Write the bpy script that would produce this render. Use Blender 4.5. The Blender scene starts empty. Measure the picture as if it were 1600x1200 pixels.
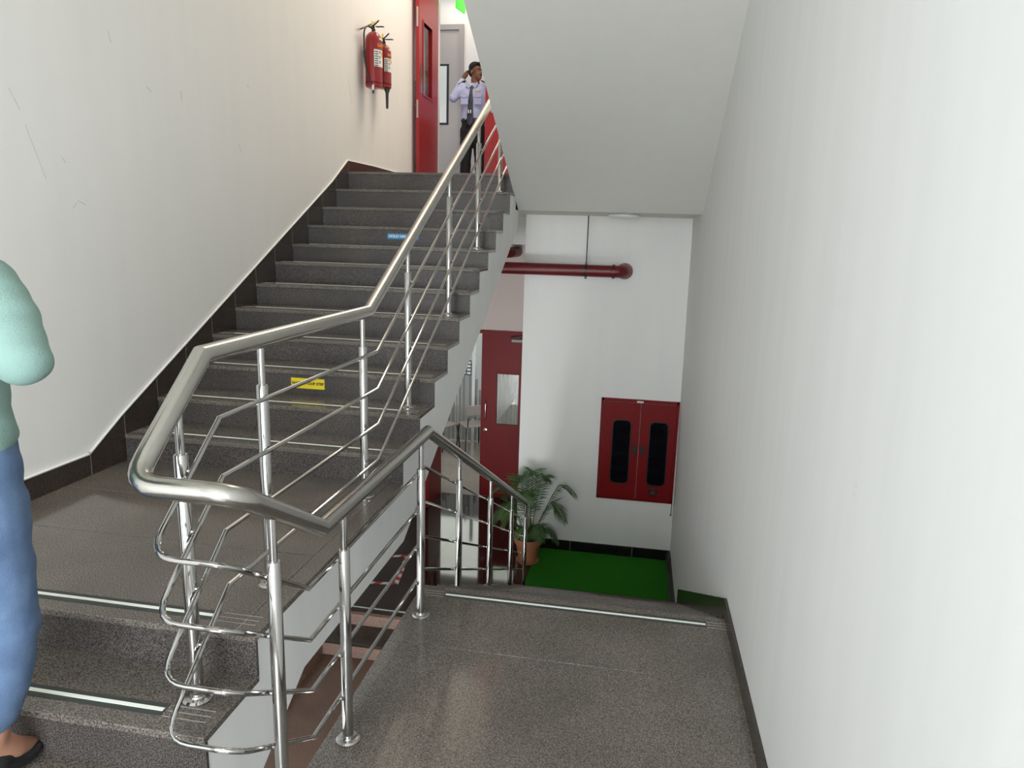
import bpy, bmesh, math, random
from mathutils import Vector, Matrix
from mathutils.geometry import tessellate_polygon
random.seed(7)
S = bpy.context.scene
COL = S.collection
# ------------------------------------------------------------------ camera
CAM_Z = 1.3294
P_, Y_, R_, F_ = 0.2056, 0.1704, 0.0287, 1101.33
def cam_axes():
    cy, sy, cp, sp, cr, sr = math.cos(Y_), math.sin(Y_), math.cos(P_), math.sin(P_), math.cos(R_), math.sin(R_)
    f = Vector((-sy*cp, cy*cp, -sp)); r0 = Vector((cy, sy, 0)); u0 = r0.cross(f)
    return cr*r0 + sr*u0, -sr*r0 + cr*u0, f
r_, u_, f_ = cam_axes()
cd = bpy.data.cameras.new('camera'); cd.sensor_width = 36; cd.lens = F_/1600*36; cd.clip_start = .05
cam = bpy.data.objects.new('camera', cd); COL.objects.link(cam)
M = Matrix((r_, u_, -f_)).transposed().to_4x4(); M.translation = Vector((0, 0, CAM_Z)); cam.matrix_world = M
S.camera = cam
# ------------------------------------------------------------------ light and exposure
S.view_settings.view_transform = 'Standard'; S.view_settings.look = 'None'
S.view_settings.exposure = 0.06; S.view_settings.gamma = 1; S.view_settings.use_curve_mapping = False
try:
    S.cycles.use_denoising = True; S.cycles.max_bounces = 10; S.cycles.diffuse_bounces = 6; S.cycles.sample_clamp_indirect = 4; S.cycles.caustics_reflective = False; S.cycles.caustics_refractive = False
except Exception: pass
W = bpy.data.worlds.new('world'); S.world = W; W.use_nodes = True
W.node_tree.nodes['Background'].inputs[0].default_value = (.82, .91, 1, 1)
W.node_tree.nodes['Background'].inputs[1].default_value = 1.0
def area(name, loc, aim, sx, sy, watts, col):
    l = bpy.data.lights.new(name, 'AREA'); l.shape = 'RECTANGLE'; l.size = sx; l.size_y = sy; l.energy = watts; l.color = col
    o = bpy.data.objects.new(name, l); COL.objects.link(o); o.location = loc
    o.rotation_euler = (Vector(aim)-Vector(loc)).to_track_quat('-Z', 'Y').to_euler(); return o
area('daylight_landing_window', (-.85, -2.72, 1.3), (-.85, 3, 1.3), 2.4, 2.9, 325, (.90, .955, 1))
area('daylight_lower_window', (-1.1, -2.72, -3.1), (-1.1, 3, -3.1), 3.0, 2.3, 540, (.93, .97, 1))
area('landing_ceiling_light', (-1.5, 8.0, 5.8), (-1.7, 7.8, 0), 1.6, 1.2, 100, (1, .86, .70))
area('corridor_ceiling_light', (-2.3, 10.3, 4.7), (-2.3, 10.3, 0), 1.6, .5, 10, (1, .85, .78))
area('room_window_light', (-3.5, 13.2, .0), (-3.5, 12, -.2), 4.0, 1.2, 60, (.98, 1, .9))
area('room_ceiling_light', (-2.2, 10.6, .8), (-2.2, 10.6, -3), 1.2, .8, 5, (1, .95, .9))
# ------------------------------------------------------------------ materials
MATS = {}
def mat(name, col, rough=.5, metal=0, noise=None, bump=None, spec=None, coat=0):
    """noise=(scale, amount, second colour); bump=(scale, strength)"""
    if name in MATS: return MATS[name]
    m = bpy.data.materials.new(name); m.use_nodes = True; nt = m.node_tree; b = nt.nodes['Principled BSDF']
    b.inputs['Base Color'].default_value = (*col, 1); b.inputs['Roughness'].default_value = rough; b.inputs['Metallic'].default_value = metal
    if spec is not None: b.inputs['Specular IOR Level'].default_value = spec
    if coat: b.inputs['Coat Weight'].default_value = coat; b.inputs['Coat Roughness'].default_value = .05
    tc = nt.nodes.new('ShaderNodeTexCoord')
    if noise:
        n = nt.nodes.new('ShaderNodeTexNoise'); n.inputs['Scale'].default_value = noise[0]; n.inputs['Detail'].default_value = 4
        nt.links.new(tc.outputs['Object'], n.inputs['Vector'])
        r = nt.nodes.new('ShaderNodeValToRGB'); r.color_ramp.elements[0].position = .5-noise[1]; r.color_ramp.elements[1].position = .5+noise[1]
        r.color_ramp.elements[0].color = (*noise[2], 1); r.color_ramp.elements[1].color = (*col, 1)
        nt.links.new(n.outputs['Fac'], r.inputs['Fac']); nt.links.new(r.outputs['Color'], b.inputs['Base Color'])
    if bump:
        n2 = nt.nodes.new('ShaderNodeTexNoise'); n2.inputs['Scale'].default_value = bump[0]; n2.inputs['Detail'].default_value = 5
        nt.links.new(tc.outputs['Object'], n2.inputs['Vector'])
        bp = nt.nodes.new('ShaderNodeBump'); bp.inputs['Strength'].default_value = bump[1]; bp.inputs['Distance'].default_value = .01
        nt.links.new(n2.outputs['Fac'], bp.inputs['Height']); nt.links.new(bp.outputs['Normal'], b.inputs['Normal'])
    MATS[name] = m; return m
def granite(name, dark, light, speck, rough, wear=0.0):
    m = bpy.data.materials.new(name); m.use_nodes = True; nt = m.node_tree; L = nt.links; N = nt.nodes; b = N['Principled BSDF']
    tc = N.new('ShaderNodeTexCoord')
    n = N.new('ShaderNodeTexNoise'); n.inputs['Scale'].default_value = 215; n.inputs['Detail'].default_value = 2; L.new(tc.outputs['Object'], n.inputs['Vector'])
    r = N.new('ShaderNodeValToRGB'); e = r.color_ramp.elements
    e[0].position = .40; e[0].color = (*dark, 1); e[1].position = .62; e[1].color = (*light, 1)
    L.new(n.outputs['Fac'], r.inputs['Fac'])
    v = N.new('ShaderNodeTexVoronoi'); v.inputs['Scale'].default_value = 95; L.new(tc.outputs['Object'], v.inputs['Vector'])
    r2 = N.new('ShaderNodeValToRGB'); r2.color_ramp.elements[0].position = .05; r2.color_ramp.elements[0].color = (1, 1, 1, 1); r2.color_ramp.elements[1].position = .14; r2.color_ramp.elements[1].color = (0, 0, 0, 1)
    L.new(v.outputs['Distance'], r2.inputs['Fac'])
    mx = N.new('ShaderNodeMix'); mx.data_type = 'RGBA'; L.new(r2.outputs['Color'], mx.inputs['Factor']); L.new(r.outputs['Color'], mx.inputs['A']); mx.inputs['B'].default_value = (*speck, 1)
    big = N.new('ShaderNodeTexNoise'); big.inputs['Scale'].default_value = 2.3; big.inputs['Detail'].default_value = 2; L.new(tc.outputs['Object'], big.inputs['Vector'])
    mr = N.new('ShaderNodeMapRange'); mr.inputs['From Min'].default_value = .3; mr.inputs['From Max'].default_value = .7; mr.inputs['To Min'].default_value = .82; mr.inputs['To Max'].default_value = 1.12
    L.new(big.outputs['Fac'], mr.inputs['Value'])
    mm = N.new('ShaderNodeMix'); mm.data_type = 'RGBA'; mm.blend_type = 'MULTIPLY'; mm.inputs['Factor'].default_value = 1
    L.new(mx.outputs['Result'], mm.inputs['A']); L.new(mr.outputs['Result'], mm.inputs['B']); L.new(mm.outputs['Result'], b.inputs['Base Color'])
    b.inputs['Roughness'].default_value = rough
    MATS[name] = m; return m
def plaster(name, col, scuff=.06):
    m = bpy.data.materials.new(name); m.use_nodes = True; nt = m.node_tree; L = nt.links; N = nt.nodes; b = N['Principled BSDF']
    b.inputs['Roughness'].default_value = .62
    tc = N.new('ShaderNodeTexCoord'); mp = N.new('ShaderNodeMapping'); mp.inputs['Scale'].default_value = (5, 5, .5); L.new(tc.outputs['Object'], mp.inputs['Vector'])
    n = N.new('ShaderNodeTexNoise'); n.inputs['Scale'].default_value = 1.6; n.inputs['Detail'].default_value = 5; L.new(mp.outputs['Vector'], n.inputs['Vector'])
    n1 = N.new('ShaderNodeTexNoise'); n1.inputs['Scale'].default_value = 6; n1.inputs['Detail'].default_value = 6; n1.inputs['Roughness'].default_value = .7; L.new(tc.outputs['Object'], n1.inputs['Vector'])
    mr = N.new('ShaderNodeMapRange'); mr.inputs['From Min'].default_value = .3; mr.inputs['From Max'].default_value = .7; mr.inputs['To Min'].default_value = 1-scuff; mr.inputs['To Max'].default_value = 1.0; L.new(n.outputs['Fac'], mr.inputs['Value'])
    sc = N.new('ShaderNodeMapRange'); sc.inputs['From Min'].default_value = .70; sc.inputs['From Max'].default_value = .78; sc.inputs['To Min'].default_value = 1; sc.inputs['To Max'].default_value = .86; L.new(n1.outputs['Fac'], sc.inputs['Value'])
    mu = N.new('ShaderNodeMath'); mu.operation = 'MULTIPLY'; L.new(mr.outputs['Result'], mu.inputs[0]); L.new(sc.outputs['Result'], mu.inputs[1])
    mm = N.new('ShaderNodeMix'); mm.data_type = 'RGBA'; mm.blend_type = 'MULTIPLY'; mm.inputs['Factor'].default_value = 1; mm.inputs['A'].default_value = (*col, 1); L.new(mu.outputs[0], mm.inputs['B']); L.new(mm.outputs['Result'], b.inputs['Base Color'])
    bp = N.new('ShaderNodeBump'); bp.inputs['Strength'].default_value = .12; bp.inputs['Distance'].default_value = .01; L.new(n.outputs['Fac'], bp.inputs['Height']); L.new(bp.outputs['Normal'], b.inputs['Normal'])
    MATS[name] = m; return m
def glass(name, tint=(.95, .97, .96), refl=.12):
    m = bpy.data.materials.new(name); m.use_nodes = True; nt = m.node_tree; N = nt.nodes; L = nt.links
    for n in list(N): N.remove(n)
    o = N.new('ShaderNodeOutputMaterial'); t = N.new('ShaderNodeBsdfTransparent'); t.inputs[0].default_value = (*tint, 1); g = N.new('ShaderNodeBsdfGlossy'); g.inputs['Roughness'].default_value = .02
    x = N.new('ShaderNodeMixShader'); x.inputs[0].default_value = refl; L.new(t.outputs[0], x.inputs[1]); L.new(g.outputs[0], x.inputs[2]); L.new(x.outputs[0], o.inputs[0]); MATS[name] = m; return m
WALL = plaster('wall_paint', (.83, .82, .785), .025); WALLR = plaster('wall_paint_streaked', (.775, .775, .765), .04)
CEIL = plaster('ceiling_paint', (.72, .71, .66), .02); STRING = plaster('stringer_paint', (.88, .88, .87), .05)
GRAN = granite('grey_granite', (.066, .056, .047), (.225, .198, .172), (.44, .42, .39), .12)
GRANR = granite('grey_granite_riser_shade', (.036, .031, .029), (.120, .106, .099), (.32, .30, .29), .24)  # the treads' granite with the risers' shade put into its colour
BROWNG = granite('brown_granite', (.085, .045, .030), (.205, .120, .085), (.28, .20, .16), .22)
SKIRT = granite('brown_granite_skirting', (.022, .016, .012), (.060, .046, .037), (.12, .10, .09), .22)
BLACKG = granite('black_granite', (.008, .007, .007), (.022, .018, .018), (.05, .05, .05), .18)
LOBBY = granite('dark_red_brown_granite', (.018, .009, .007), (.048, .024, .019), (.08, .05, .045), .06)
ROUGHG = granite('rough_pinkish_granite', (.16, .095, .075), (.40, .26, .21), (.55, .42, .38), .6)
STEEL = mat('polished_steel', (.50, .49, .475), .10, 1); STEELB = mat('brushed_steel', (.52, .505, .465), .22, 1, bump=(40, .04))
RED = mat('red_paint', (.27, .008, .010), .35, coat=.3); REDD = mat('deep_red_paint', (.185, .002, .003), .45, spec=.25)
DOORRED = mat('door_red', (.29, .010, .015), .28); PIPERED = mat('pipe_red', (.16, .008, .010), .4, noise=(9, .2, (.11, .006, .008)))
BLACK = mat('black_plastic', (.012, .012, .013), .4); DARKW = mat('dark_glass', (.004, .004, .006), .08)
WHITE = mat('white_plastic', (.80, .80, .78), .4); GREYD = mat('grey_door_paint', (.43, .39, .37), .5); GREYF = mat('grey_frame_paint', (.36, .33, .315), .45)
GLOW = mat('pale_green_glow_line', (.90, .95, .87), .5); TAPE = mat('dark_antislip_tape', (.040, .046, .042), .55)
GROOVE = mat('pale_groove_grout', (.40, .37, .33), .6)
YELLOW = mat('yellow_sticker', (.86, .68, .02), .45); BLUE = mat('blue_sticker', (.02, .27, .55), .45); INK = mat('black_ink', (.015, .015, .015), .6); WINK = mat('white_ink', (.9, .9, .9), .6)
GREENM = mat('green_carpet', (.038, .25, .018), .95, noise=(260, .22, (.017, .14, .009)), bump=(300, .8), spec=.1)
TERRA = mat('terracotta_plastic', (.42, .17, .085), .55, noise=(12, .25, (.35, .13, .065)))
SOIL = mat('potting_soil', (.03, .018, .012), .95, bump=(60, .8)); LEAF = mat('palm_leaf', (.055, .120, .026), .45, noise=(14, .2, (.030, .075, .016))); STEM = mat('palm_stem', (.14, .20, .05), .5)
SKIN = mat('brown_skin', (.20, .085, .045), .5, noise=(30, .3, (.17, .07, .037))); HAIR = mat('black_hair', (.005, .0045, .0045), .85, bump=(160, .6))
SHIRTL = mat('lilac_uniform_shirt', (.44, .49, .72), .8, bump=(45, .25)); TROUS = mat('black_trousers', (.008, .008, .010), .8)
NAVY = mat('dark_tie', (.012, .014, .035), .6, noise=(60, .08, (.05, .06, .10)))
MINT = mat('mint_knit', (.215, .335, .30), .9, bump=(220, .25)); DENIM = mat('blue_denim', (.125, .20, .325), .9, noise=(14, .25, (.075, .125, .235)), bump=(300, .3)); SKINL = mat('light_brown_skin', (.42, .21, .14), .5)
TILE = mat('beige_floor_tile', (.34, .31, .285), .16, noise=(3, .3, (.29, .26, .24))); PINKW = mat('pinkish_wall', (.72, .62, .58), .7)
GREENS = bpy.data.materials.new('green_sign_face'); GREENS.use_nodes = True
_b = GREENS.node_tree.nodes['Principled BSDF']; _b.inputs['Base Color'].default_value = (.05, .6, .04, 1); _b.inputs['Emission Color'].default_value = (.10, .85, .06, 1); _b.inputs['Emission Strength'].default_value = .8
GLASS = glass('clear_glass'); FROST = mat('grey_frost_stripe', (.26, .26, .25), .6)
ORANGE = mat('orange_print', (.85, .30, .03), .5); STRIPER = mat('tape_red', (.55, .02, .03), .5); STRIPEW = mat('tape_white', (.8, .78, .76), .5)
PAPER = mat('white_paper', (.75, .78, .74), .6)
# ------------------------------------------------------------------ mesh helpers
def link(name, me, m=None, parent=None, smooth=None, **props):
    o = bpy.data.objects.new(name, me); COL.objects.link(o)
    if m is not None and me is not None:
        for x in (m if isinstance(m, (list, tuple)) else [m]): me.materials.append(x)
    if parent is not None: o.parent = parent
    if smooth is not None and me is not None:
        me.polygons.foreach_set('use_smooth', [True]*len(me.polygons)); me.set_sharp_from_angle(angle=math.radians(smooth))
    for k, v in props.items(): o[k] = v
    return o
def empty(name, loc=(0, 0, 0), **props):
    o = bpy.data.objects.new(name, None); COL.objects.link(o); o.empty_display_size = .1; o.location = loc
    for k, v in props.items(): o[k] = v
    return o
def mesh_from(bm, name):
    bmesh.ops.recalc_face_normals(bm, faces=bm.faces[:]); me = bpy.data.meshes.new(name); bm.to_mesh(me); bm.free(); return me
def addbox(bm, x0, x1, y0, y1, z0, z1, bev=0):
    vs = [bm.verts.new((x, y, z)) for x in (x0, x1) for y in (y0, y1) for z in (z0, z1)]
    fs = [(0, 1, 3, 2), (4, 6, 7, 5), (0, 4, 5, 1), (2, 3, 7, 6), (0, 2, 6, 4), (1, 5, 7, 3)]
    ff = [bm.faces.new([vs[i] for i in f]) for f in fs]
    if bev:
        es = list({e for f in ff for e in f.edges})
        bmesh.ops.bevel(bm, geom=es, offset=bev, segments=2, affect='EDGES', profile=.5)
def box(name, b, m, parent=None, bev=0, **props):
    """b=(x0,x1,y0,y1,z0,z1) in the parent's frame"""
    bm = bmesh.new(); addbox(bm, *b, bev=bev); return link(name, mesh_from(bm, name), m, parent, None, **props)
def prism(name, yz, x0, x1, m, parent=None, **props):
    bm = bmesh.new()
    a = [bm.verts.new((x0, y, z)) for y, z in yz]; c = [bm.verts.new((x1, y, z)) for y, z in yz]; n = len(yz)
    for t in tessellate_polygon([[Vector((y, z, 0)) for y, z in yz]]):
        bm.faces.new([a[i] for i in t]); bm.faces.new([c[i] for i in t[::-1]])
    for i in range(n): bm.faces.new((a[i], c[i], c[(i+1) % n], a[(i+1) % n]))
    return link(name, mesh_from(bm, name), m, parent, **props)
def addlathe(bm, prof, c=(0, 0, 0), axis=(0, 0, 1), n=24, cap=True):
    q = Vector((0, 0, 1)).rotation_difference(Vector(axis)); c = Vector(c); rings = []
    for r, z in prof:
        rings.append([bm.verts.new(c + q @ Vector((r*math.cos(2*math.pi*i/n), r*math.sin(2*math.pi*i/n), z))) for i in range(n)])
    for A, B in zip(rings, rings[1:]):
        for i in range(n): bm.faces.new((A[i], A[(i+1) % n], B[(i+1) % n], B[i]))
    if cap: bm.faces.new(rings[0][::-1]); bm.faces.new(rings[-1])
def lathe(name, prof, m, parent=None, c=(0, 0, 0), axis=(0, 0, 1), n=24, **props):
    bm = bmesh.new(); addlathe(bm, prof, c, axis, n); return link(name, mesh_from(bm, name), m, parent, 35, **props)
def addsweep(bm, pts, r, n=16, cap=True):
    """tube along a polyline, every joint mitred"""
    pts = [Vector(p) for p in pts]; d0 = (pts[1]-pts[0]).normalized()
    up = Vector((0, 0, 1)) if abs(d0.z) < .9 else Vector((1, 0, 0)); a = d0.cross(up).normalized(); b = a.cross(d0)
    ring = [pts[0] + r*(math.cos(2*math.pi*i/n)*a + math.sin(2*math.pi*i/n)*b) for i in range(n)]; rings = [ring]
    for k in range(1, len(pts)):
        d = (pts[k]-pts[k-1]).normalized(); nrm = d if k == len(pts)-1 else (d + (pts[k+1]-pts[k]).normalized()).normalized()
        ring = [p + d*((pts[k]-p).dot(nrm)/d.dot(nrm)) for p in ring]; rings.append(ring)
    vr = [[bm.verts.new(p) for p in R] for R in rings]
    for A, B in zip(vr, vr[1:]):
        for i in range(n): bm.faces.new((A[i], A[(i+1) % n], B[(i+1) % n], B[i]))
    if cap: bm.faces.new(vr[0][::-1]); bm.faces.new(vr[-1])
def sweep(name, pts, r, m, parent=None, n=16, **props):
    bm = bmesh.new(); addsweep(bm, pts, r, n); return link(name, mesh_from(bm, name), m, parent, 28, **props)
def rounded(pts, idx, rad, seg=6):
    """replace the corner idx of a polyline by an arc"""
    p = [Vector(q) for q in pts]; out = []
    for i, q in enumerate(p):
        if i not in idx: out.append(q); continue
        a = (p[i-1]-q); b = (p[i+1]-q); ra = min(rad, a.length*.8, b.length*.8); A = q+a.normalized()*ra; B = q+b.normalized()*ra
        for s in range(seg+1):
            t = s/seg; out.append((1-t)**2*A + 2*t*(1-t)*q + t*t*B)
    return out
def text(name, body, size, m, parent, loc, rot, depth=.0006, align='CENTER', bold=0):
    cu = bpy.data.curves.new(name, 'FONT'); cu.body = body; cu.size = size; cu.extrude = depth; cu.align_x = align; cu.align_y = 'CENTER'; cu.offset = bold
    t = bpy.data.objects.new('tmp', cu); COL.objects.link(t); bpy.context.view_layer.update()
    me = bpy.data.meshes.new_from_object(t.evaluated_get(bpy.context.evaluated_depsgraph_get())); bpy.data.objects.remove(t); me.materials.clear()
    o = link(name, me, m, parent); o.location = loc; o.rotation_euler = rot; return o
def blob(name, shapes, vox, m, parent=None, smooth=3, fold=0, **props):
    """one continuous surface grown over ellipsoids, tapered limbs and lofted rings"""
    bm = bmesh.new()
    for s in shapes:
        if s[0] == 'e':
            rot = s[3] if len(s) > 3 else Matrix.Identity(3)
            T = Matrix.Translation(Vector(s[1])) @ rot.to_4x4() @ Matrix.Diagonal((*s[2], 1)); bmesh.ops.create_uvsphere(bm, u_segments=20, v_segments=12, radius=1, matrix=T)
        elif s[0] == 't':
            ch = s[1]
            for p, r in ch: bmesh.ops.create_uvsphere(bm, u_segments=14, v_segments=9, radius=r, matrix=Matrix.Translation(Vector(p)))
            for (p, r), (q, t) in zip(ch, ch[1:]):
                p = Vector(p); q = Vector(q); d = q-p
                addlathe(bm, [(r, 0), (t, d.length)], p, d.normalized(), 16)
        elif s[0] == 'l':
            n = 24; rings = [[bm.verts.new((c[0]+rx*math.cos(2*math.pi*i/n), c[1]+ry*math.sin(2*math.pi*i/n), c[2])) for i in range(n)] for c, rx, ry in s[1]]
            for A, B in zip(rings, rings[1:]):
                for i in range(n): bm.faces.new((A[i], A[(i+1) % n], B[(i+1) % n], B[i]))
            bm.faces.new(rings[0][::-1]); bm.faces.new(rings[-1])
    me = mesh_from(bm, name); t = bpy.data.objects.new('tmp', me); COL.objects.link(t)
    md = t.modifiers.new('r', 'REMESH'); md.mode = 'VOXEL'; md.voxel_size = vox; md.use_smooth_shade = True
    ms = t.modifiers.new('s', 'SMOOTH'); ms.iterations = smooth; ms.factor = .5
    bpy.context.view_layer.update()
    out = bpy.data.meshes.new_from_object(t.evaluated_get(bpy.context.evaluated_depsgraph_get())); bpy.data.objects.remove(t)
    if fold:
        for v in out.vertices:
            c = v.co; k = math.sin(c.z*38+c.x*21+2*math.sin(c.y*17))*.5+math.sin(c.z*67-c.x*43+c.y*39)*.3
            v.co = c + v.normal*fold*k
    out.materials.clear(); o = link(name, out, m, parent)
    out.polygons.foreach_set('use_smooth', [True]*len(out.polygons))
    for k, v in props.items(): o[k] = v
    return o
def children_copy(src, dst):
    for ch in list(src.children):
        c = ch.copy(); COL.objects.link(c); c.parent = dst; children_copy(ch, c)
def dup(src, loc, rotz=None, **props):
    r = src.copy(); COL.objects.link(r); r.location = loc
    if rotz is not None: r.rotation_euler.z = rotz
    for k, v in props.items(): r[k] = v
    children_copy(src, r); return r
ST = dict(kind='structure')
# ------------------------------------------------------------------ levels and plan (metres)
RZ, TR = .155, .3007                       # riser, tread
XW, XS, XP, XR = -2.85, -1.187, -1.09, .58   # left skirting face, stair well edge, platform edge, right wall
YL = 1.96                                   # front nosing of the small landing
Y1 = 3.476                                  # first nosing of the long flight
ZP, YP = -.62, 3.56                         # camera platform level and its far nosing
ZF, ZU, ZC = -2.48, 1.91, 1.585             # mat floor, upper floor, slab underside
YB, YD, YDU = 8.2, 9.78, 9.52                          # wall with the cabinet, wall with the doors
YW = -2.6                                   # window wall behind the camera
DZ = {8: -.018, 9: -.012, 10: .0, 11: .022, 12: .05}
def zt(k): return k*RZ + DZ.get(k, 0)
def yn(k): return Y1 + (k-1)*TR
# ------------------------------------------------------------------ walls, ceilings
box('wall_left', (-3.05, XW-.015, YW-.2, YD+.2, -5.6, 6.2), WALL, **ST)
bm = bmesh.new(); vs = []
for y in (YW-.2, YB+.3):
    for dx in (0, .2):
        for z in (-5.6, 6.2): vs.append(bm.verts.new((XR-.009*(z+.62)+dx, y, z)))
for f in ((0, 1, 3, 2), (4, 6, 7, 5), (0, 4, 5, 1), (2, 3, 7, 6), (0, 2, 6, 4), (1, 5, 7, 3)): bm.faces.new([vs[i] for i in f])
link('wall_right', mesh_from(bm, 'wall_right'), WALLR, **ST)
box('wall_back', (-1.30, .75, YB, YD+.12, ZF-.3, ZC), WALL, **ST)
# wall with the doors: pieces around the two openings
DX0, DX1 = -2.82, -1.44; ZD0, ZD1 = .02, 4.38
wd = box('wall_doors', (-3.05, DX0, YD, YD+.12, -5.6, 6.2), WALL, **ST)
box('wall_pier', (DX1, -1.29, YD, YD+.12, ZF, ZC), PINKW, wd)
box('wall_lintel', (DX0, -1.29, YD, YD+.12, ZD0, ZC), PINKW, wd)
box('wall_pier', (DX1+.02, .75, YDU, YDU+.12, ZU, 6.2), WALL, wd)
box('wall_lintel', (XW-.03, DX1+.02, YDU, YDU+.12, ZD1, 6.2), WALL, wd)
box('trim_1', (XW, -1.30, 9.30, YD, 1.235, ZC), WALL, **ST)
# overhead: underside of the next flight up, landings above
so = empty('staircase', (0, 0, 0), label='plain pale sloping underside of the flight overhead, above the red pipe', category='staircase')
zs = lambda y: 1.615+.515*(6.97-y)
step = []; y = 6.97; z = zs(6.97)+.30
for k in range(12): step += [(y, z), (y, z+.155)]; y -= .3; z += .155
prism('flight_slab', [(6.97, ZC), (6.97, ZU)] + step[1:] + [(3.3, z), (3.3, zs(3.5)), (3.5, zs(3.5))], XS, XR+.06, CEIL, so)
box('ceiling', (XW-.02, XR+.06, YW-.1, 3.3, zs(3.5), zs(3.5)+.2), CEIL, **ST)
prism('ceiling_slope', [(3.3, 4.0), (3.55, 4.0), (6.9, 5.85), (6.9, 6.15), (3.3, 4.3)], XW-.02, XS, CEIL, **ST)
box('ceiling', (XW-.02, XR+.06, 6.9, YD+.1, 5.92, 6.15), CEIL, **ST)
# window wall behind the camera
ww = box('wall_window', (XW-.02, -2.65, YW-.1, YW, -5.6, 6.2), WALL, **ST)
for b in ((.45, .75, -5.6, 6.2), (-2.65, .45, -1.9, -.25), (-2.65, .45, 2.55, 6.2), (-2.65, .45, -5.6, -4.3)):
    box('wall_panel', (b[0], b[1], YW-.1, YW, b[2], b[3]), WALL, ww)
for n, z0, z1 in ((1, -.25, 2.55), (2, -4.3, -1.9)):
    w = empty('window_%d' % n, (0, 0, 0), **ST)
    for x in (-2.62, -1.62, -.62, .40): box('window_frame', (x-.03, x+.03, YW-.08, YW-.02, z0, z1), WHITE, w)
    for z in (z0+.03, z1-.03): box('window_frame', (-2.65, .45, YW-.08, YW-.02, z-.03, z+.03), WHITE, w)
wl = bpy.data.objects['wall_left']; SCR = mat('scratch_grey', (.50, .48, .44), .7)
for y, z, dy, dz in ((2.95, 1.93, .05, -.09), (3.02, 1.78, .09, -.24), (2.78, 1.72, .03, -.08), (3.22, 1.66, .02, -.03), (3.62, 2.35, .015, -.06), (4.22, 2.16, .0, -.06), (3.30, 1.45, .05, -.02), (3.26, 1.41, .03, .03), (6.85, 2.78, .08, -.22), (5.0, 2.35, .03, -.02), (4.85, 1.92, .03, -.04), (3.9, 2.12, .04, -.02)):
    bm = bmesh.new(); addsweep(bm, [(XW-.0152, y, z), (XW-.0148, y+dy*.5, z+dz*.52), (XW-.0152, y+dy, z+dz)], .0014, 5); link('scratch', mesh_from(bm, 'scratch'), SCR, wl)
# ------------------------------------------------------------------ floors
fl = empty('floor', (0, 0, 0), **ST)
ys = [YP, 2.978, 2.08, 1.18, .28, -.62, -1.6, YW]
box('slab_core', (XP, XR+.02, YW-.05, YP-.03, ZP-.2, ZP-.025), STRING, fl)
for a, b in zip(ys, ys[1:]): box('granite_slab', (XP-.005, XR+.03, b+.001, a-.001, ZP-.025, ZP), GRAN, fl, .002)
box('slab_core', (XW-.02, XP, YW-.05, 1.85, ZP-.2, ZP-.025), STRING, fl)
for a, b in zip((2.08, 1.06, .28, -.62, -1.6), (1.06, .28, -.62, -1.6, YW)): box('granite_slab', (XW-.02 if a < 1.1 else -1.6, XP-.006, b+.001, a-.001, ZP-.025, ZP), GRAN, fl, .002)
def strip(parent, x0, x1, y, z):
    t = box('anti_slip_strip', (x0, x1, y-.028, y+.028, z-.0005, z+.0016), TAPE, parent)
    box('glow_line', (x0+.004, x1-.004, y-.0075, y+.0075, z, z+.0030), GLOW, t); return t
def grooves(parent, x0, x1, y, z):
    bm = bmesh.new()
    for d in (-.026, 0, .026): addbox(bm, x0, x1, y+d-.0013, y+d+.0013, z-.0005, z+.0006)
    link('grooves', mesh_from(bm, 'grooves'), GROOVE, parent)
strip(fl, -.94, .465, YP-.085, ZP); grooves(fl, XP+.01, -.945, YP-.085, ZP); grooves(fl, .47, .565, YP-.085, ZP)
f1 = empty('floor', (0, 0, 0), **ST)
nx, ny = 5, 5; xs = [-2.85+i*(.58+2.85+.02)/nx for i in range(nx+1)]; yy = [6.25+i*(YD-6.25)/ny for i in range(ny+1)]
box('slab_core', (-2.87, .62, 6.28, YD, ZF-.2, ZF-.02), STRING, f1)
for i in range(nx):
    for j in range(ny): box('granite_slab', (xs[i]+.0008, xs[i+1]-.0008, yy[j]+.0008, yy[j+1]-.0008, ZF-.02, ZF), LOBBY, f1)
f2 = empty('floor', (0, 0, 0), **ST)
box('slab_core', (XW-.02, XR+.02, 6.97, YD+.12, ZC, ZU-.02), CEIL, f2)
box('slab_core', (XW-.02, XS, 6.82, 6.97, ZC, ZU-.02), STRING, f2)
for i in range(4): box('granite_slab', (XW+i*.4155, XW+(i+1)*.4155-.001, yn(12)+.3, YD+.12, ZU-.02, ZU), GRAN, f2)
box('granite_slab', (XS+.001, XR, 6.97, YD+.12, ZU-.02, ZU), GRAN, f2)
# ------------------------------------------------------------------ left flight (four steps, landing, twelve steps)
left = empty('staircase', (0, 0, 0), label='grey granite staircase with white side face climbing along the left wall to the red doors', category='staircase')
ML = 1.12
prof = [(1.06, ZP)]
for k in (-3, -2, -1, 0):
    y = YL+k*.3; prof += [(y+.012, (k-1)*RZ-.025 if k > -3 else ZP), (y+.012, k*RZ-.025)]
for k in range(1, 13):
    prof += [(yn(k)+.012, (zt(k-1)-.025) if k > 1 else -.025), (yn(k)+.012, zt(k)-.025)]
prof += [(6.97, ZU-.025), (6.97, 1.42), (3.50, -.34), (2.30, -.34), (1.80, -.622)]
cl = []
for p in prof[1:]:
    if not cl or (abs(p[0]-cl[-1][0]) > 1e-5 or abs(p[1]-cl[-1][1]) > 1e-5): cl.append(p)
prism('side_wall', cl, XW-.02, XS, STRING, left)
for k in (-3, -2, -1):
    y = YL+k*.3; box('tread', (XW-.012, XS+.004, y-.006, y+.3+.013, k*RZ-.025, k*RZ), GRAN, left, .004)
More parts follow.
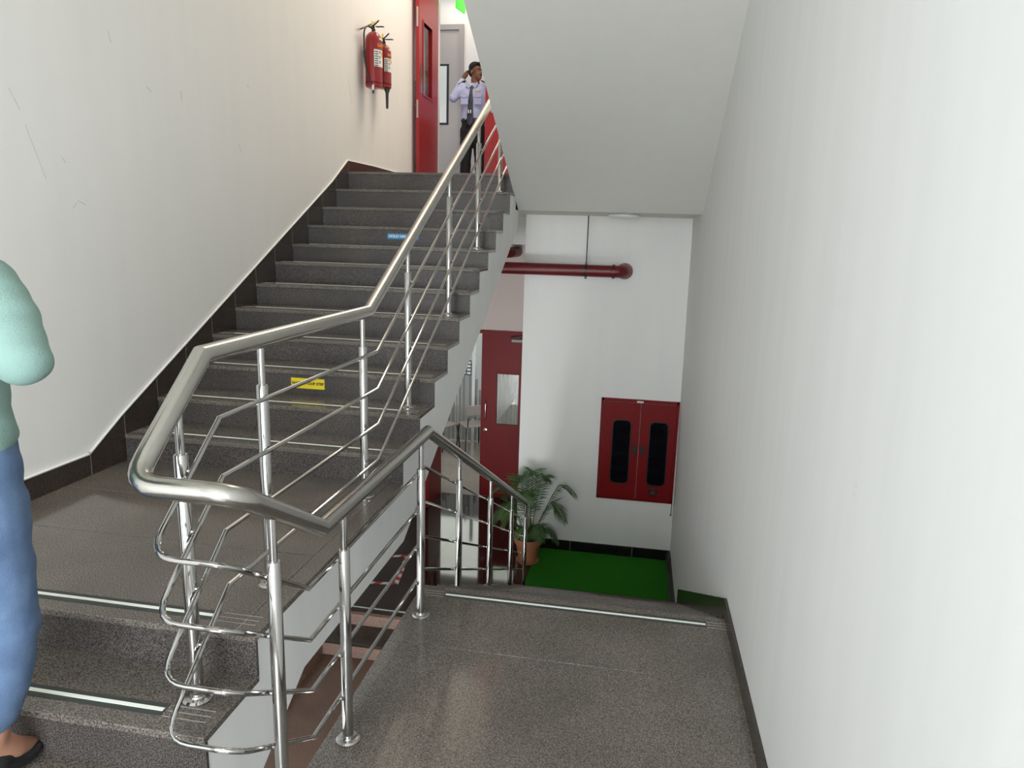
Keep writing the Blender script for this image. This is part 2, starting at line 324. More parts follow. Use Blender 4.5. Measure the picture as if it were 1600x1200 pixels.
for k in (-3, -2, -1, 0):
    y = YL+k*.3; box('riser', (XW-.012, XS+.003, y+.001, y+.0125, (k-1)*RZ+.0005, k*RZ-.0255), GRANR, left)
ly = [YL-.006, 2.56, 3.02, Y1+.013]
for a, b in zip(ly, ly[1:]): box('granite_slab', (XW-.012, XS-.075, a+.0006, b-.0006, -.025, 0), GRAN, left, .003)
box('edge_slab', (XS-.074, XS+.004, YL-.006, Y1+.013, -.025, 0), GRAN, left, .003)
for k in range(1, 13):
    z0 = zt(k-1) if k > 1 else 0; y = yn(k)
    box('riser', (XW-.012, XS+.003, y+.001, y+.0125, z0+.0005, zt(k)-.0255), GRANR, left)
    box('tread', (XW-.012, XS+.004, y-.006, (y+TR+.013) if k < 12 else y+.3, zt(k)-.025, zt(k)), GRAN, left, .004)
for y, z, x1 in [(YL, 0, -1.375), (YL-.3, -RZ, -1.375), (YL-.6, -2*RZ, -1.375)] + [(yn(k), zt(k), -1.33) for k in range(1, 9)]:
    strip(left, -2.74, x1, y+.083, z); grooves(left, x1+.012, XS-.03, y+.083, z); grooves(left, XW+.01, -2.75, y+.083, z)
# skirting tiles of the left wall
bl = empty('baseboard_left', (0, 0, 0), **ST)
def skirt(poly, m=SKIRT, x0=XW-.016, x1=XW, parent=bl):
    prism('skirting_tile', poly, x0, x1, m, parent)
g = .0018; top = lambda y: (y-Y1)*.515+RZ+.118+ (.045 if y > 6.5 else .0)*(y-6.0)
ty = lambda y: max(.112, min(top(y), 99))
def flat(a, b, z, h=.112): skirt([(a+g, z), (b-g, z), (b-g, z+h), (a+g, z+h)])
for a, b in ((2.0, 2.45), (2.45, 3.20)): flat(a, b, 0)
skirt([(3.20+g, 0), (Y1-g, 0), (Y1-g, ty(Y1)), (3.20+g, .112)])
for k in range(1, 12):
    a, b = yn(k), yn(k+1); skirt([(a+g, zt(k)), (b-g, zt(k)), (b-g, ty(b)), (a+g, ty(a))])
skirt([(yn(12)+g, ZU), (7.5, ZU), (7.5, ZU+.115), (yn(12)+g, ty(yn(12)))]); flat(7.5, 8.3, ZU, .115); flat(8.3, 9.1, ZU, .115)
for k in (-3, -2, -1):
    y = YL+k*.3; skirt([(y+g, k*RZ), (y+.3-g, k*RZ), (y+.3-g, (k+1)*RZ+.12), (y+g, k*RZ+.13)])
for a, b in ((-1.2, -.4), (-.4, .4), (.4, 1.06)): flat(a, b, ZP)
lip = [(XW-.008, 1.96, .117), (XW-.008, 3.20, .117)] + [(XW-.008, y, ty(y)+.004) for y in (Y1, 4.5, 5.5, 6.4, yn(12))] + [(XW-.008, 7.5, ZU+.119), (XW-.008, 9.1, ZU+.119)]
sweep('trim_2', lip, .007, mat('lit_lip_white', (.86, .85, .82), .6), None, 8, **ST)  # paint lip over the skirting, coloured whiter for the light it catches
JT = [(y, 0, ty(y)) for y in (2.45, 3.20, Y1)] + [(yn(k+1), zt(k+1), ty(yn(k+1))) for k in range(1, 12)] + [(7.5, ZU, ZU+.115), (8.3, ZU, ZU+.115)]
for y, za, zb in JT: box('grout_joint', (XW-.012, XW-.0006, y-.0028, y+.0028, za, zb-.002), GROOVE, bl)
# right wall skirting: platform, slope, mat floor
br = empty('baseboard_right', (0, 0, 0), **ST)
rx = lambda z: XR-.009*(z+.62)
def rs(poly, m=SKIRT): skirt(poly, m, rx(poly[0][1])-.016, XR+.03, br)
for a, b in ((-1.2, -.3), (-.3, .6), (.6, 1.5), (1.5, 2.4), (2.4, 2.978), (2.978, YP+.06)): rs([(a+g, ZP), (b-g, ZP), (b-g, ZP+.085), (a+g, ZP+.085)])
RL = .153
def zl(k): return ZP-k*RL if k < 12 else ZF
for k in range(1, 11):
    a, b = YP+.3*(k-1), YP+.3*k; zb = zl(k); t = lambda y: ZP+.085-(y-YP-.06)*.50
    a2 = max(a, YP+.061); rs([(a2+g, zb), (b-g, zb), (b-g, t(b)), (a2+g, t(a2))])
for a, b in ((6.62, 7.4), (7.4, YB)): skirt([(a+g, ZF), (b-g, ZF), (b-g, ZF+.135), (a+g, ZF+.135)], BLACKG, XR+.004, XR+.03, br)
bb = empty('baseboard_back', (0, 0, 0), **ST)
for a, b in ((-1.30, -.62), (-.62, .14), (.14, XR+.004)): box('skirting_tile', (a+g, b-g, YB-.016, YB+.002, ZF, ZF+.135), BLACKG, bb, .001)
# ------------------------------------------------------------------ right flight going down to the mat
low = empty('staircase', (0, 0, 0), label='grey granite steps going down from the near platform to the green mat', category='staircase')
prof = [(YP-.03, ZP-.2), (YP-.03, ZP-.026)]
for k in range(1, 12): prof += [(YP+.3*(k-1)-.012, zl(k)-.025), (YP+.3*k-.012, zl(k)-.025)]
prof += [(YP+3.3-.012, ZF-.02), (YP+2.9, ZF-.02)]
prism('side_wall', prof, XP+.002, XR+.02, STRING, low)
for k in range(1, 12):
    a, b = YP+.3*(k-1), YP+.3*k; box('tread', (XP-.004, XR+.02, a-.012, b+.006, zl(k)-.025, zl(k)), GRAN, low, .004)
for k in range(1, 13):
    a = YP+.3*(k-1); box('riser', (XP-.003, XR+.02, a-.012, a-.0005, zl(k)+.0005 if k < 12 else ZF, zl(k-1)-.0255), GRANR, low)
for k in range(1, 12): strip(low, -.94, .465, YP+.3*k-.085, zl(k))
# ------------------------------------------------------------------ brown steps further down the well
brn = empty('staircase', (0, 0, 0), label='brown steps with rough pinkish risers far down in the stair well', category='staircase')
Q = 6.25
for k, (a, b) in enumerate(((Q-.33, Q+.02), (2.6, Q-.33+.02))):
    z = ZF-(k+1)*RZ; box('tread', (XW, -1.15, a, b, z-.03, z), BROWNG if k else SKIRT, brn, .003)
for k in range(2): box('riser', (XW, -1.15, Q-.33*k+.004, Q-.33*k+.03, ZF-(k+1)*RZ, ZF-k*RZ-.001), ROUGHG, brn)
box('nosing', (XW, -1.15, Q-.012, Q+.02, ZF-.03, ZF-.001), BROWNG, brn, .004)
strip(brn, -2.75, -2.0, Q+.085, ZF)
for a, b in ((2.6, 3.6), (3.6, 4.6), (4.6, Q-.34)): box('skirting_tile', (XW-.016, XW+.001, a+g, b-g, ZF-2*RZ, ZF-2*RZ+.11), BROWNG, brn)
box('slab_core', (XW, -1.15, 2.6, Q, ZF-2*RZ-.25, ZF-2*RZ-.031), STRING, brn)
# ------------------------------------------------------------------ steel railing round the well
rail = empty('stair_railing', (0, 0, 0), label='polished steel stair railing with four thin bars wrapping round the stair well', category='railing')
XL, XQ = -1.31, -1.005
SU = .527; SD = .487
YC = 1.60
def path(xl, xr, hl, hr, y_low, y_up=7.3, y_down=6.98, b1=1.97, b2=3.36, b3=2.06, b4=3.40):
    zl_, zr_ = hl, ZP+hr; zm = (zl_+zr_)/2
    pts = [(xl, y_up, zl_+SU*(y_up-b2)), (xl, b2, zl_), (xl, b1, zl_), (xl, YC, zm), (xr, YC, zm), (xr, b3, zr_), (xr, b4, zr_), (xr, y_down, zr_-SD*(y_down-b4))]
    return rounded(pts, (3, 4), .085)
sweep('handrail', path(XL, XQ, .945, .965, 0, b1=1.95, b2=3.33, b3=2.10, b4=3.35), .031, STEELB, rail, 24)
RAILX = .033
for hl, hr in ((.742, .757), (.547, .563), (.360, .366), (.168, .178)):
    sweep('rail_bar', path(XL+RAILX, XQ-RAILX, hl, hr, 0), .0085, STEEL, rail, 12)
def post(x, y, z, htop, brk):
    h = htop-.028; tube = h-.135
    o = lathe('post', [(.021, 0), (.021, tube-.004), (.019, tube), (.0125, tube), (.0125, h)], STEEL, rail, (x, y, z), n=20)
    lathe('base_flange', [(.047, 0), (.047, .006), (.040, .012), (.026, .013), (.024, .018)], STEEL, o, (x, y, z), n=24)
    for zz in brk: sweep('rail_bracket', [(x, y, zz), (x+(RAILX if x < -1.15 else -RAILX), y, zz)], .007, STEEL, o, 8)
def lz(y, h, b1=1.97, b2=3.36):
    zr = {.742: .757, .547: .563, .360: .366, .168: .178, .945: .965}[h]; zm = (h+ZP+zr)/2
    return h+SU*(y-b2) if y > b2 else (h if y > b1 else h+(zm-h)*(b1-y)/(b1-YC))
def pz(y, h, b3=2.06, b4=3.40):
    hl = {.757: .742, .563: .547, .366: .360, .178: .168, .965: .945}[h]; zr = ZP+h; zm = (hl+zr)/2
    return zr-SD*(y-b4) if y > b4 else (zr if y > b3 else zr+(zm-zr)*(b3-y)/(b3-YC))
LH = (.742, .547, .360, .168); RH = (.757, .563, .366, .178)
for y, z in ((1.816, -RZ), (2.296, 0), (3.254, 0), (3.955, zt(2)), (4.86, zt(5)), (5.74, zt(8)), (6.63, zt(11))):
    post(XL, y, z, lz(y, .945, 1.95, 3.33)-z, [lz(y, h) for h in LH])
for y, z in ((1.78, ZP), (2.284, ZP), (3.235, ZP), (4.03, zl(2)), (5.03, zl(5)), (6.03, zl(9)), (6.93, ZF)):
    post(XQ, y, z, pz(y, .965, 2.10, 3.35)-z, [pz(y, h) for h in RH])
# ------------------------------------------------------------------ stickers on risers
def sticker(name, x0, x1, y, z0, z1, m, body, tm, label, size):
    o = box(name, (x0, x1, y-.0014, y, z0, z1), m, label=label, category='sign')
    text('lettering', body, size, tm, o, ((x0+x1)/2, y-.0016, (z0+z1)/2), (math.pi/2, 0, 0), bold=.0009)
sticker('step_sign', -2.125, -1.90, yn(3)+.0005, .352, .418, YELLOW, 'WATCH YOUR STEP', INK, 'yellow caution sign reading WATCH YOUR STEP on a low riser', .0235)
sticker('handrail_sign', -2.13, -1.852, yn(9)+.0005, 1.283, 1.330, BLUE, 'HOLD HANDRAIL', WINK, 'small blue sign with white letters on a high riser behind the handrail', .0315)
# ------------------------------------------------------------------ doors
def leaf(parent, name, x0, x1, z0, z1, m, y=0, th=.045, pane=None, handle=None, knob=None):
    """door leaf in its own frame: x along the leaf, front at -y"""
    bm = bmesh.new()
    if pane:
        a, b, c, d = pane
        for q in ((x0, a, z0, z1), (b, x1, z0, z1), (a, b, z0, c), (a, b, d, z1)): addbox(bm, q[0], q[1], y, y+th, q[2], q[3])
    else: addbox(bm, x0, x1, y, y+th, z0, z1)
    lf = link(name, mesh_from(bm, name), m, parent)
    if pane:
        bm = bmesh.new(); w = .022
        for q in ((a-w, a, c-w, d+w), (b, b+w, c-w, d+w), (a, b, c-w, c), (a, b, d, d+w)): addbox(bm, q[0], q[1], y-.008, y+th+.008, q[2], q[3])
        link('pane_frame', mesh_from(bm, 'pane_frame'), m, lf)
        box('vision_pane', (a, b, y+th/2-.003, y+th/2+.003, c, d), GLASS, lf)
    return lf
# lower doors
d1 = empty('door_1', (0, YD, ZF), **ST)
H = ZD0-ZF
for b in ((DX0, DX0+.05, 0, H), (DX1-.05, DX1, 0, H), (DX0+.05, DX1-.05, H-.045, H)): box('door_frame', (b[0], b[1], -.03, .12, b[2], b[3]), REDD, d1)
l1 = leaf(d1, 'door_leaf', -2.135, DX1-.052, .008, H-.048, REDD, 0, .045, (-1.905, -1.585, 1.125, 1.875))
bm = bmesh.new(); addsweep(bm, rounded([(-2.055, 0, 1.21), (-2.055, -.05, 1.21), (-2.055, -.05, 1.45), (-2.055, 0, 1.45)], (1, 2), .025), .009, 10)
link('pull_handle', mesh_from(bm, 'pull_handle'), STEEL, l1, 40); lathe('lock', [(.028, 0), (.028, .006), (.012, .008), (.011, .012)], STEEL, l1, (-2.064, 0, 1.024), (0, -1, 0), 20)
cz = box('door_closer', (-1.70, -1.50, -.050, -.002, H-.15, H-.105), GREYF, l1, .008)
sweep('closer_arm', [(-1.72, -.03, H-.09), (-1.60, -.10, H-.075), (-1.52, -.03, H-.06)], .009, STEELB, cz, 8)
for z in (.25, 1.2, 2.2): box('hinge', (DX1-.062, DX1-.045, -.012, .0, z-.05, z+.05), STEEL, l1)
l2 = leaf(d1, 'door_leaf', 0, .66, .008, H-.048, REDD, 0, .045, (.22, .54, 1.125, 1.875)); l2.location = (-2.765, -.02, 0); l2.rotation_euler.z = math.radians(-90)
# upper doors
d2 = empty('door_2', (0, YDU, ZU), **ST)
H = ZD1-ZU
for b in ((DX0, DX0+.05, 0, H), (DX1-.05, DX1, 0, H), (DX0+.05, DX1-.05, H-.045, H)): box('door_frame', (b[0], b[1], -.03, .12, b[2], b[3]), DOORRED, d2)
l3 = leaf(d2, 'door_leaf', -2.098, DX1-.052, .008, H-.048, DOORRED, 0, .045, (-1.905, -1.585, 1.125, 1.875))
lathe('lock', [(.028, 0), (.028, .006), (.012, .008), (.011, .012)], STEEL, l3, (-2.01, 0, 1.024), (0, -1, 0), 20)
l4 = leaf(d2, 'door_leaf', 0, .70, .008, H-.048, DOORRED, 0, .045, (.20, .54, 1.125, 1.95)); l4.location = (-2.800, -.02, 0); l4.rotation_euler.z = math.radians(-91)
bm = bmesh.new(); addsweep(bm, rounded([(.62, 0, .98), (.62, -.04, .98), (.62, -.04, 1.28), (.62, 0, 1.28)], (1, 2), .02), .009, 10)
link('pull_handle', mesh_from(bm, 'pull_handle'), STEEL, l4, 40)
box('lock_plate', (.70, .702, .012, .034, 1.86, 2.08), STEEL, l4); box('lock_plate', (.70, .702, .012, .034, .82, 1.03), STEEL, l4)
box('push_plate', (.57, .64, .045, .048, 1.12, 1.42), STEELB, l4)
# corridor behind the upper doors
YG = 10.75
cw = box('wall_corridor', (-2.70, 1.0, YG, YG+.1, ZU, 5.2), WALL, **ST)
box('wall_panel', (-5.5, -3.75, YG, YG+.1, ZU, 5.2), WALL, cw); box('wall_panel', (-3.75, -2.70, YG, YG+.1, 4.32, 5.2), WALL, cw)
box('floor', (-5.5, 1.0, YD+.12, YG+.1, ZU-.2, ZU), TILE, **ST); box('ceiling', (-5.5, 1.0, YD+.12, YG+.1, 4.85, 5.0), CEIL, **ST)
d3 = empty('door_3', (0, YG, ZU), **ST)
for b in ((-2.77, -2.70, 0, 2.41), (-3.75, -3.68, 0, 2.41), (-3.68, -2.77, 2.34, 2.41)): box('door_frame', (b[0], b[1], -.03, .06, b[2], b[3]), GREYF, d3)
l5 = leaf(d3, 'door_leaf', -3.678, -2.772, .006, 2.336, GREYD, .0, .045)
box('pane_frame', (-3.36, -2.925, -.006, .0, 1.03, 1.88), BLACK, l5, .002); box('notice_paper', (-3.33, -2.957, -.009, -.006, 1.06, 1.85), PAPER, l5)
box('notice_paper', (-3.33, -2.957, -.0105, -.009, 1.06, 1.30), WHITE, l5)
es = box('exit_sign', (-.13, .13, -.015, .015, 0, .17), GREENS, label='green lit exit sign hanging high above the guard', category='sign')
sweep('hanging_rod', [(-.1, 0, .17), (-.1, 0, .50)], .006, STEEL, es, 8); sweep('hanging_rod', [(.1, 0, .17), (.1, 0, .50)], .006, STEEL, es, 8)
es.location = (-2.605, 10.14, 4.325); es.rotation_euler.z = math.radians(80)
# ------------------------------------------------------------------ room behind the lower doors
fr = empty('floor', (0, 0, 0), **ST)
xt = [-5.6+i*.7 for i in range(8)]; yt = [YD, 10.37, 10.96, 11.60, 12.3, 13.0, 13.6]
for i in range(7):
    for j in range(6): box('floor_tile', (xt[i]+.001, xt[i+1]-.001, yt[j]+.001, yt[j+1]-.001, ZF-.02, ZF), TILE, fr)
rw = box('wall_room', (-5.7, -.5, 13.6, 13.7, ZF, 1.4), WALL, **ST)
box('wall_panel', (-1.25, -.7, YD+.12, 13.6, ZF, 1.4), PINKW, rw); box('wall_panel', (-5.7, -5.6, YD+.12, 13.6, ZF, 1.4), WALL, rw)
box('ceiling', (-5.7, -.5, YD+.12, 13.7, 1.0, 1.2), CEIL, **ST)
gp = empty('glass_partition', (0, 12.5, ZF), label='glass partition with grey vertical stripes beyond the lower red door', category='partition')
for x0, x1 in ((-5.5, -4.55), (-4.55, -3.55), (-3.55, -2.5), (-2.5, -1.5)): box('glass_pane', (x0+.004, x1-.004, -.006, .006, .02, 2.7), GLASS, gp)
x = -4.6; k = 0
while x < -1.9:
    w = random.choice((.018, .03, .045, .06)); h = random.uniform(1.0, 1.75); box('frost_stripe', (x, x+w, -.009, -.006, .03, h), FROST, gp); x += w+random.choice((.015, .02, .03)); k += 1
box('steel_mullion', (-2.90, -2.84, -.03, .03, 0, 2.0), STEELB, gp)
for x in (-3.06, -2.965):
    o = box('notice_sheet', (x-.045, x+.045, -.012, -.0091, 1.28, 1.56), BLACK, gp)
    for r in range(4): box('print_block', (x-.034, x+.034, -.0128, -.012, 1.30+r*.065, 1.343+r*.065), STEELB, o)
# chairs
def chair(loc, rz, label):
    c = empty('chair', loc, label=label, category='chair', group='black chairs beyond the lower door'); c.rotation_euler.z = rz
    box('seat', (-.20, .20, -.20, .20, .43, .46), GREYF, c, .012); box('backrest', (-.19, .19, .19, .21, .66, .84), GREYF, c, .01)
    for sx in (-1, 1):
        for sy in (-1, 1): sweep('leg', [(sx*.19, sy*.18, .43), (sx*.22, sy*.22, .004)], .013, BLACK, c, 8)
        sweep('back_support', [(sx*.17, .19, .44), (sx*.17, .215, .62)], .012, BLACK, c, 8)
    return c
chair((-3.32, 12.0, ZF), math.radians(60), 'black chair behind the sloping handrail, left of the other in the doorway')
chair((-2.80, 12.15, ZF), math.radians(215), 'black chair in the doorway, close to the edge of the red door')
# ------------------------------------------------------------------ fire extinguishers
def extinguisher(loc, h, r, label, horn, yaw):
    e = empty('fire_extinguisher', loc, label=label, category='fire extinguisher', group='red fire extinguishers on the left wall'); e.rotation_euler.z = yaw
    c = lathe('cylinder', [(r*.80, 0), (r*.97, .008), (r, .03), (r, h-.10), (r*.97, h-.075), (r*.86, h-.045), (r*.62, h-.020), (r*.30, h-.004), (r*.24, h)], RED, e, n=32)
    lathe('base_ring', [(r*.99, .034), (r*1.02, .036), (r*1.02, .05), (r*.99, .052)], REDD, c, n=32)
    lathe('valve', [(.018, h-.005), (.02, h+.02), (.013, h+.024), (.013, h+.05)], BLACK, e, n=14)
    bm = bmesh.new(); addbox(bm, -.012, .012, -.07, .03, h+.035, h+.043); link('carry_handle', mesh_from(bm, 'carry_handle'), BLACK, e).rotation_euler = (.12, 0, 0)
    bm = bmesh.new(); addsweep(bm, [(0, .03, h+.05), (0, -.02, h+.062), (0, -.075, h+.092)], .007, 8); link('squeeze_lever', mesh_from(bm, 'squeeze_lever'), BLACK, e, 40)
    box('safety_tag', (-.006, .006, .01, .022, h+.05, h+.10), YELLOW, e)
    # labels curved round the front (facing -y local)
    def patch(name, a0, a1, z0, z1, m, rr, par=c):
        bm = bmesh.new(); n = 12; A = []
        for i in range(n+1):
            a = a0+(a1-a0)*i/n; A.append([bm.verts.new((rr*math.sin(a), -rr*math.cos(a), z)) for z in (z0, z1)])
        for p, q in zip(A, A[1:]): bm.faces.new((p[0], q[0], q[1], p[1]))
        return link(name, mesh_from(bm, name), m, par, 40)
    lb = patch('label', -.75, .85, h*.36, h*.66, PAPER, r+.0012)
    for i in range(3): patch('label_picture', -.15, .12, h*(.40+.085*i)+.01, h*(.40+.085*i)+.036, GREYF, r+.002, lb)
    patch('label_picture', .25, .72, h*.55, h*.64, ORANGE, r+.002, lb)
    for i in range(7): patch('label_line', -.68, -.25, h*.37+i*h*.04, h*.37+i*h*.04+h*.016, INK, r+.002, lb)
    w = text('lettering', 'SAFE', h*.085, ORANGE, c, (0, 0, 0), (0, 0, 0), bold=.001)
    for v in w.data.vertices:
        a = v.co.x/r+.22; v.co = (( r+.0015+v.co.z)*math.sin(a), -(r+.0015+v.co.z)*math.cos(a), h*.735+v.co.y)
    patch('label', -.1, .7, h*.835, h*.87, WHITE, r+.0012)
    if horn:
        lathe('discharge_horn', [(.011, -.20), (.013, -.19), (.016, -.05), (.03, -.012), (.03, .0)], BLACK, e, (0, -r*.55, .0), n=16)
    else:
        sweep('hose', rounded([(0, .02, h+.03), (-.04, .03, h+.05), (-r-.035, .01, h+.01), (-r-.045, 0, h*.55), (-r-.02, -.01, h*.2), (-r+.02, -.05, -.01)], (1, 2, 3, 4), .07), .008, BLACK, e, 10)
        lathe('nozzle', [(.010, 0), (.012, .03), (.012, .05)], WHITE, e, (-r+.02, -.05, -.035), n=12); lathe('nozzle_tip', [(.008, 0), (.009, .03)], BLACK, e, (-r+.022, -.052, -.065), n=12)
    box('wall_bracket', (-.03, .03, r-.004, r+.036, h*.62, h*.70), BLACK, e)
    return e
ex_x = XW-.015+.030
extinguisher((ex_x+.088, 7.23, 2.765), .53, .085, 'larger red fire extinguisher with a black hose, nearer on the left wall', False, math.radians(65))
extinguisher((ex_x+.078, 7.55, 2.82), .44, .075, 'smaller red fire extinguisher with a dark horn, farther along the left wall', True, math.radians(65))
# ------------------------------------------------------------------ hose cabinet
hc = empty('fire_hose_cabinet', (0, YB, ZF), label='dark red double-door fire hose cabinet set in the wall above the green mat', category='cabinet')
cx0, cx1, c0, c1 = -.318, .565, .75, 1.975; xm = .135
bm = bmesh.new()
for q in ((cx0-.012, cx0+.016, c0-.012, c1+.012), (cx1-.016, cx1+.010, c0-.012, c1+.012), (cx0, cx1, c0-.012, c0+.016), (cx0, cx1, c1-.03, c1+.012)): addbox(bm, q[0], q[1], -.020, .01, q[2], q[3])
link('cabinet_frame', mesh_from(bm, 'cabinet_frame'), REDD, hc); box('plaster_edge', (cx0-.022, cx1+.012, -.006, .0, c0-.024, c1+.022), WHITE, hc)
def rrect(x0, x1, z0, z1, r, n=6):
    out = []
    for cx, cz_, a0 in ((x1-r, z1-r, 0), (x0+r, z1-r, 90), (x0+r, z0+r, 180), (x1-r, z0+r, 270)):
        for i in range(n+1):
            a = math.radians(a0+90*i/n); out.append((cx+r*math.cos(a), cz_+r*math.sin(a)))
    return out
def panel(name, pts, y0, y1, m, parent):
    bm = bmesh.new(); A = [bm.verts.new((x, y0, z)) for x, z in pts]; B = [bm.verts.new((x, y1, z)) for x, z in pts]; n = len(pts)
    bm.faces.new(A); bm.faces.new(B[::-1])
    for i in range(n): bm.faces.new((A[i], B[i], B[(i+1) % n], A[(i+1) % n]))
    return link(name, mesh_from(bm, name), m, parent)
for a, b, px in ((cx0+.018, xm-.002, cx0+.145), (xm+.002, cx1-.018, xm+.125)):
    dd = box('cabinet_door', (a, b, -.034, -.012, c0+.018, c1-.033), REDD, hc, .003)
    gsk = panel('window_gasket', rrect(px-.012, px+.212, c0+.20, c1-.235, .06), -.040, -.033, BLACK, dd); panel('dark_window', rrect(px, px+.20, c0+.212, c1-.247, .05), -.0415, -.039, DARKW, dd)
    hx = b-.042 if a < xm-.1 else a+.038
    box('latch', (hx-.022, hx+.022, -.046, -.033, c0+.575, c0+.69), INK, dd, .004)
em = box('emblem_plate', (xm+.145, xm+.255, -.0365, -.033, c0+.075, c0+.17), mat('dull_red_emblem', (.035, .003, .004), .5), hc, .004)
for a in (90, 215, 330):
    aa = math.radians(a); sweep('emblem_stroke', [(xm+.20, -.037, c0+.118), (xm+.20+.034*math.cos(aa), -.037, c0+.118+.034*math.sin(aa))], .003, mat('emblem_pink', (.35, .09, .08), .5), em, 6)
box('name_label', (xm-.05, xm+.025, -.0215, -.019, c1-.024, c1-.004), WHITE, hc)
sweep('drain_rod', [(cx1+.006, -.012, c0-.012), (cx1+.003, -.012, c0-.15)], .004, BLACK, hc, 8); lathe('drain_foot', [(.004, 0), (.014, -.012)], BLACK, hc, (cx1+.003, -.012, c0-.145), n=10)
# ------------------------------------------------------------------ pipes, lamp
pp = empty('fire_pipe', (0, 0, 0), label='thick dark red water pipe along the wall over the cabinet, ending in an elbow', category='pipe')
zq, yq = .985, 7.97
sweep('pipe', rounded([(-2.6, yq, zq+.0), (-.15, yq, zq), (-.15, YB+.01, zq)], (1,), .10, 8), .066, PIPERED, pp, 24)
lathe('elbow_collar', [(.066, 0), (.078, .003), (.078, .03), (.066, .033)], PIPERED, pp, (-.285, yq, zq), (1, 0, 0)); lathe('wall_flange', [(.078, 0), (.092, .004), (.092, .02), (.07, .022)], PIPERED, pp, (-.15, YB, zq), (0, -1, 0))
lathe('pipe_clamp', [(.0665, 0), (.072, .001), (.072, .024), (.0665, .025)], BLACK, pp, (-.585, yq, zq), (1, 0, 0)); sweep('hanger_rod', [(-.572, yq, zq+.07), (-.572, yq, ZC)], .006, BLACK, pp, 8)
box('clamp_bolt', (-.585, -.56, yq-.012, yq+.012, zq-.09, zq-.065), BLACK, pp); box('clamp_bolt', (-.585, -.56, yq-.012, yq+.012, zq+.065, zq+.09), BLACK, pp)
p2 = empty('fire_pipe', (0, 0, 0), label='short dark red pipe elbow behind the long pipe, above the lower red door', category='pipe')
sweep('pipe', rounded([(-2.6, 9.15, 1.13), (-1.66, 9.15, 1.13), (-1.66, YD+.01, 1.13)], (1,), .12, 8), .07, PIPERED, p2, 20); lathe('elbow_collar', [(.07, 0), (.08, .002), (.08, .03), (.07, .032)], PIPERED, p2, (-1.80, 9.15, 1.13), (1, 0, 0))
cl = empty('ceiling_lamp', (-.17, 7.45, ZC), label='flat round white ceiling lamp under the slab beside the pipe hanger', category='lamp')
lathe('lamp_body', [(.155, 0), (.165, -.006), (.165, -.022), (.15, -.034)], WHITE, cl, n=32); lathe('lamp_diffuser', [(.14, -.034), (.125, -.040), (.07, -.043)], mat('diffuser', (.85, .85, .82), .4), cl, n=32)
# ------------------------------------------------------------------ mat, tape
def carpet():
    x0, x1, y0, y1 = -1.03, .555, 7.18, YB-.028; bm = bmesh.new(); nx_, ny_ = 24, 16; V = {}
    for i in range(nx_+1):
        for j in range(ny_+1):
            e = i in (0, nx_) or j in (0, ny_)
            V[i, j] = bm.verts.new((x0+(x1-x0)*i/nx_+(random.uniform(-.004, .004) if e else 0), y0+(y1-y0)*j/ny_+(random.uniform(-.003, .003) if e else 0), ZF+.014+random.uniform(0, .002)))
    for i in range(nx_):
        for j in range(ny_): bm.faces.new((V[i, j], V[i+1, j], V[i+1, j+1], V[i, j+1]))
    g_ = bmesh.ops.extrude_face_region(bm, geom=bm.faces[:]); vv = [v for v in g_['geom'] if isinstance(v, bmesh.types.BMVert)]
    for v in vv: v.co.z = ZF+.0005
    link('floor_mat', mesh_from(bm, 'floor_mat'), GREENM, label='green carpet mat on the dark floor at the foot of the steps', category='mat')
carpet()
tp = empty('hazard_tape', (0, 0, 0), label='red and white striped tape stuck on the dark floor down the stair well', category='tape')
segs = [((-2.75, 6.85), (-2.43, 6.90)), ((-2.43, 6.90), (-2.53, 7.60)), ((-2.53, 7.60), (-2.76, 7.52))]
cnt = 0
for (ax, ay), (bx, by) in segs:
    L_ = math.hypot(bx-ax, by-ay); n = max(2, round(L_/.075)); ux, uy = (bx-ax)/L_, (by-ay)/L_; w = .026; sk = .03
    for i in range(n):
        bm = bmesh.new(); s0, s1 = L_*i/n, L_*(i+1)/n; q = []
        for s, o_ in ((s0, -1), (s1, -1), (s1, 1), (s0, 1)): q.append((ax+ux*(s+sk*o_*.5)-uy*w*o_, ay+uy*(s+sk*o_*.5)+ux*w*o_))
        vs = [bm.verts.new((x, y, ZF+.001)) for x, y in q]+[bm.verts.new((x, y, ZF+.0022)) for x, y in q]
        for f in ((0, 1, 2, 3), (4, 5, 6, 7), (0, 1, 5, 4), (1, 2, 6, 5), (2, 3, 7, 6), (3, 0, 4, 7)): bm.faces.new([vs[i_] for i_ in f])
        link('tape_stripe', mesh_from(bm, 'tape_stripe'), STRIPER if cnt % 2 else STRIPEW, tp); cnt += 1
